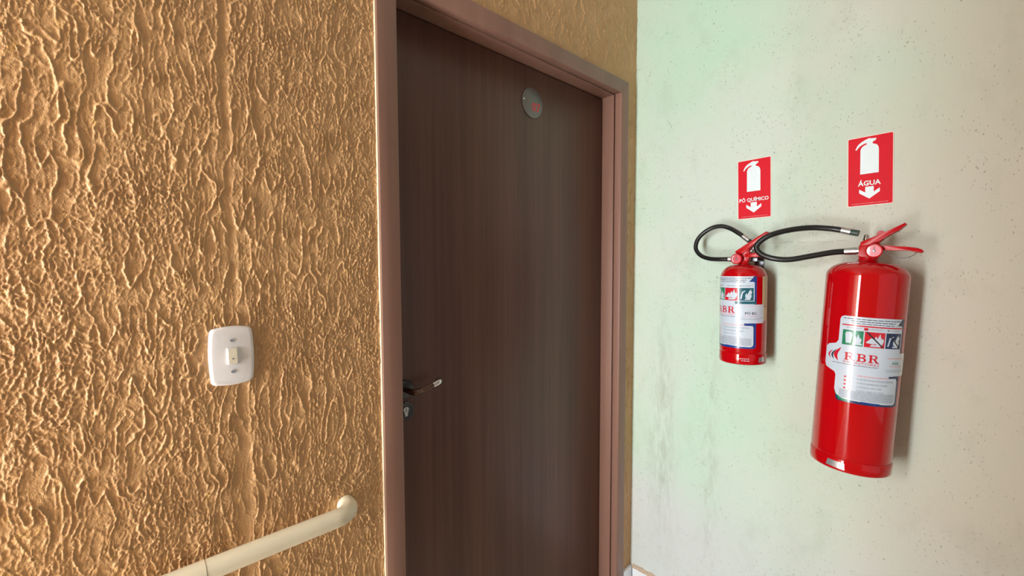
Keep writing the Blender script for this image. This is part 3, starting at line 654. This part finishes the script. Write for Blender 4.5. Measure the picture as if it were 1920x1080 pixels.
    Pm('brand_subtitle', text_polys('EXTINTORES', 0.0062, s0 - 0.001, s0 + 0.077, 0.1115), 3, M_PPINK if kind != 'water' else M_PRED)
    Pm('tagline_print', dashes(-0.012, 0.094, 0.1045, 0.0018, 6, 0.004, 0.014, 0.001), 3, M_PGREY)
    def leaf_shape(x, y, w, h, lean):
        L_ = []; R_ = []
        for k in range(9):
            q = k / 8; bend = lean * math.sin(q * math.pi * 1.2); ww = w * math.sin(q * math.pi) ** 0.8
            L_.append((x + bend - ww / 2, y + h * q)); R_.append((x + bend + ww / 2, y + h * q))
        return L_ + R_[1:-1][::-1]
    Pm('flame_emblem', [leaf_shape(0.0035, 0.110, 0.0105, 0.039, -0.008), leaf_shape(-0.0165, 0.113, 0.0050, 0.026, -0.007)], 3, M_PRED)
    Pm('flame_emblem_core', [leaf_shape(-0.0070, 0.111, 0.0050, 0.031, -0.007)], 3, M_PBLACK)
    # agent box at the right
    if kind == 'water':
        Pm('agent_lettering', text_polys('ÁGUA', 0.0075, 0.127, 0.150, 0.1195, 0.01), 3, M_PGREEN)
        Pm('agent_print', dashes(0.113, 0.166, 0.1325, 0.0022, 41, 0.004, 0.010) + dashes(0.120, 0.164, 0.1105, 0.0020, 42, 0.003, 0.008), 3, M_PPINK)
    else:
        Pm('agent_lettering', text_polys('PÓ BC', 0.0080, 0.124, 0.160, 0.1170, 0.02), 3, M_PBLACK)
        Pm('agent_print', dashes(0.120, 0.163, 0.1075, 0.0018, 41, 0.002, 0.006) + dashes(0.114, 0.180, 0.141, 0.001, 43, 0.003, 0.006), 3, M_PPINK)
    Pm('agent_rules', dashes(0.112, 0.184, 0.1010, 0.0008, 44, 0.010, 0.024) + dashes(0.114, 0.170, 0.0965, 0.0010, 45, 0.005, 0.010), 3, M_PGREY)
    # instructions
    lines = ['O EXTINTOR NA POSIÇÃO VERTICAL', 'A TRAVA ROMPENDO O LACRE', 'O GATILHO ATÉ O FIM', 'O JATO À BASE DO FOGO']
    ins = []
    for q, s_ in enumerate(lines):
        ins += text_polys(s_, 0.0048, 0.050, 0.050 + 0.0029 * len(s_), 0.0680 - 0.0105 * q)
    Pm('instruction_lettering', ins, 3, M_PGREY)
    Pm('instruction_title', dashes(0.050, 0.128, 0.0775, 0.0020, 51, 0.008, 0.020), 3, M_PPINK)
    step = []
    for q in range(4): step += [flame(0.024, 0.0705 - 0.0105 * q, 0.006, 0.007), rect(0.033, 0.0665 - 0.0105 * q, 0.036, 0.0695 - 0.0105 * q)]
    Pm('instruction_pictograms', step, 3, M_PRED)
    fp = []
    for q in range(9): fp += dashes(0.012 + (0.004 if q > 7 else 0), W - 0.014, 0.0325 - 0.0027 * q, 0.0010, 60 + q, 0.006, 0.022, 0.0009)
    Pm('fine_print', fp, 3, M_PGREY)
    if kind == 'water': Pm('navy_tab', [rect(0.122, 0.0775, W - 0.001, 0.083)], 3, M_PNAVY)
    else: Pm('blue_tab', [rect(0.122, 0.0755, W + 0.001, 0.0835)], 3, M_PBLUE)
    return lab

# --- larger, water
big = thing('fire_extinguisher', 'larger red fire extinguisher hanging under the ÁGUA sign', 'extinguisher', (0, 0, 0), 'fire extinguishers on the mint wall')
big.matrix_world = frame_matrix((RIGHT_X - 0.1205, 0.2264, 1.45 - 0.5849), R(2.13), R(2.0)) @ Matrix.Diagonal((0.996, 0.996, 0.9905, 1))
cylinder(big, 0.0953, 0.552, 0.030, 0.592, 0.036)
extinguisher_label(big, 0.0953, R(-22.5), 0.2005, 'water')
bent_print('foil_sticker', [[(0.0, 0.0), (0.046, -0.002), (0.044, 0.0165), (0.004, 0.0175)]], 0.0957, 1, R(-25), 0.0095, M_FOIL, big)
lathe('neck_collar', [(0, 0.588), (0.031, 0.588), (0.031, 0.592), (0.026, 0.594), (0.0225, 0.600), (0.0225, 0.606), (0, 0.606)], M_REDV, big, 40)
prism('valve_body', [(-0.020, 0.603), (0.022, 0.603), (0.024, 0.612), (0.024, 0.645), (0.016, 0.652), (-0.016, 0.646), (-0.0215, 0.640), (-0.0215, 0.612)], -0.016, 0.016, M_REDV, big, 0.003)
gauge(big, 0.0150, 0.6232, -0.014, -0.037, 0.0195)
prism('squeeze_lever', [(-0.0200, 0.6370), (-0.0180, 0.6490), (0.0200, 0.6690), (0.0450, 0.6835), (0.0580, 0.6918), (0.0730, 0.7013), (0.0765, 0.6975), (0.0600, 0.6790), (0.0400, 0.6690), (0.0260, 0.6515), (0.0050, 0.6410)], -0.020, 0.008, M_REDV, big, 0.0018)
prism('carry_handle', [(0.020, 0.6400), (0.0300, 0.6398), (0.0854, 0.6358), (0.1030, 0.6330), (0.1120, 0.6290), (0.1150, 0.6248), (0.1130, 0.6205), (0.1076, 0.6203), (0.0980, 0.6240), (0.0870, 0.6258), (0.0345, 0.6263), (0.020, 0.6263)], -0.020, 0.008, M_REDV, big, 0.0018)
lathe('top_bolt', [(0, 0.640), (0.0085, 0.640), (0.0085, 0.658), (0.0070, 0.661), (0.0060, 0.667), (0.0045, 0.6715), (0, 0.6725)], M_CHROME, big, 24, Matrix.Translation((-0.0095, 0.006, 0)))
lathe('pin_ring', [(0, -0.0015), (0.0085, -0.0015), (0.0092, 0.0), (0.0085, 0.0015), (0, 0.0015)], M_REDV, big, 24, Matrix.Translation((0.0212, 0.013, 0.6745)) @ FACE_FRONT)
tube('seal_wire', catmull([(0.030, -0.017, 0.6215), (0.042, -0.017, 0.6165), (0.056, -0.017, 0.6085), (0.0716, -0.017, 0.6055), (0.088, -0.017, 0.6085), (0.1005, -0.015, 0.6185), (0.1015, -0.010, 0.6260)], 6), 0.0007, M_DARKM, big, 8)
hb = catmull([(-0.0533, 0.000, 0.6224), (-0.0850, -0.008, 0.6184), (-0.1352, -0.020, 0.6057), (-0.1879, -0.032, 0.5933), (-0.2302, -0.040, 0.5951), (-0.2643, -0.042, 0.6069), (-0.2814, -0.042, 0.6273), (-0.2741, -0.040, 0.6480), (-0.2449, -0.034, 0.6704), (-0.1982, -0.018, 0.6867), (-0.1460, 0.000, 0.6943), (-0.1003, 0.010, 0.6916), (-0.0717, 0.013, 0.6865)], 8)
tube('hose', hb, 0.0086, M_BLACK, big, 18)
def ferrule(t, name, a, b, r_, m, rings=0):
    a, b = Vector(a), Vector(b); d = b - a; path = []; rad = []
    n = 10 if rings else 4
    for k in range(n + 1):
        path.append(a + d * (k / n)); rad.append(r_ * (1.0 if not rings else (1.0 - 0.07 * (k % 2))))
    return tube(name, path, rad, m, t, 20)
ferrule(big, 'hose_ferrule', (-0.020, 0, 0.6244), (-0.0290, 0, 0.6238), 0.0088, M_STEEL)
ferrule(big, 'hose_ferrule', (-0.0290, 0, 0.6238), (-0.0560, 0, 0.6222), 0.0103, M_STEEL)
ferrule(big, 'hose_ferrule', (-0.0745, 0.015, 0.6873), (-0.0486, 0.015, 0.6806), 0.0098, M_STEEL)
ferrule(big, 'nozzle', (-0.0490, 0.015, 0.6807), (-0.0290, 0.015, 0.6762), 0.0092, M_NOZ, 1)

# --- smaller, dry powder
sml = thing('fire_extinguisher', 'smaller red fire extinguisher hanging under the PÓ QUÍMICO sign', 'extinguisher', (0, 0, 0), 'fire extinguishers on the mint wall')
sml.matrix_world = frame_matrix((RIGHT_X - 0.080, 0.537, 1.45 - 0.3400), R(-0.7), 0.0)
cylinder(sml, 0.0725, 0.288, 0.022, 0.334, 0.039)
extinguisher_label(sml, 0.0725, R(50.0 - 0.158 / 0.0725 * 57.2958), 0.0565, 'powder')
bent_print('paper_strip', [rect(0, 0, 0.028, 0.098), rect(0.0, -0.048, 0.028, -0.003)], 0.0725, 1, R(68.5), 0.196, M_PYEL, sml)
bent_print('strip_print', [p for q in range(22) for p in dashes(0.004, 0.024, 0.004 + 0.0042 * q, 0.0012, 80 + q, 0.003, 0.008)], 0.0725, 2, R(68.5), 0.196, M_PGREY, sml)
bent_print('ring_print', dashes(0, 0.036, 0.0215, 0.0022, 90, 0.002, 0.006) + dashes(0.012, 0.036, 0.0150, 0.0022, 91, 0.002, 0.006), 0.0729, 1, R(6), 0.0, M_PWHITE, sml)
bent_print('foil_sticker', [[(0, 0), (0.026, 0.002), (0.024, 0.018), (0.002, 0.016)]], 0.0729, 1, R(58), 0.010, M_FOIL, sml)
lathe('neck_collar', [(0, 0.330), (0.0225, 0.330), (0.0225, 0.3345), (0.019, 0.336), (0.017, 0.340), (0.017, 0.347), (0, 0.347)], M_REDV, sml, 40)
prism('valve_body', [(-0.014, 0.344), (0.018, 0.344), (0.021, 0.362), (0.022, 0.388), (0.016, 0.398), (-0.002, 0.392), (-0.015, 0.380), (-0.017, 0.362)], -0.013, 0.013, M_REDV, sml, 0.003)
gauge(sml, -0.0130, 0.3538, -0.012, -0.034, 0.0180)
prism('squeeze_lever', [(-0.0236, 0.3790), (0.0000, 0.3945), (0.0236, 0.4097), (0.0550, 0.4305), (0.0720, 0.4415), (0.0775, 0.4405), (0.0788, 0.4355), (0.0560, 0.4180), (0.0336, 0.4020), (0.0200, 0.3880), (0.0000, 0.3700), (-0.0180, 0.3720)], -0.018, 0.006, M_REDV, sml, 0.0016)
prism('carry_handle', [(0.0080, 0.3705), (0.0519, 0.3730), (0.0540, 0.3665), (0.0525, 0.3588), (0.0080, 0.3596)], -0.018, 0.006, M_REDV, sml, 0.0016)
lathe('valve_spring', [(0, -0.008), (0.006, -0.008), (0.006, -0.004), (0.0052, -0.003), (0.006, -0.001), (0.0052, 0.001), (0.006, 0.003), (0.006, 0.008), (0, 0.008)], M_STEEL, sml, 16, Matrix.Translation((0.0300, -0.006, 0.3860)) @ Matrix.Rotation(R(35), 4, 'Y'))
hs = catmull([(-0.0450, -0.010, 0.3538), (-0.0750, -0.010, 0.3540), (-0.1143, -0.005, 0.3572), (-0.1473, 0, 0.3697), (-0.1674, 0.005, 0.3940), (-0.1659, 0.010, 0.4237), (-0.1485, 0.015, 0.4485), (-0.1177, 0.018, 0.4678), (-0.0840, 0.018, 0.4729), (-0.0529, 0.018, 0.4631), (-0.0226, 0.014, 0.4440), (-0.0060, 0.013, 0.4310)], 8)
tube('hose', hs, 0.0076, M_BLACK, sml, 18)
ferrule(sml, 'hose_ferrule', (-0.016, -0.006, 0.3545), (-0.0470, -0.010, 0.3538), 0.0090, M_STEEL)
ferrule(sml, 'hose_ferrule', (-0.0080, 0.013, 0.4326), (0.0120, 0.012, 0.4160), 0.0088, M_STEEL)
ferrule(sml, 'nozzle', (0.0115, 0.012, 0.4164), (0.0260, 0.011, 0.4045), 0.0075, M_BLACK, 1)

# --- wall hooks behind the valves
def hook(name, label, y, z, reach, w):
    t = thing(name, label, 'hook', (RIGHT_X, y, z))
    t.rotation_euler = (0, 0, R(-90))
    box('back_plate', (-w / 2, -0.003, -0.030), (w / 2, 0.0, 0.016), M_DARKM, t, 0.0008)
    box('arm', (-w / 2 + 0.003, -reach, -0.004), (w / 2 - 0.003, -0.002, 0.0), M_DARKM, t, 0.0008)
    box('lip', (-w / 2 + 0.003, -reach, -0.002), (w / 2 - 0.003, -reach + 0.004, 0.010), M_DARKM, t, 0.0008)
hook('wall_hook', 'dark metal hook behind the valve of the smaller extinguisher', 0.516, 1.459, 0.062, 0.030)
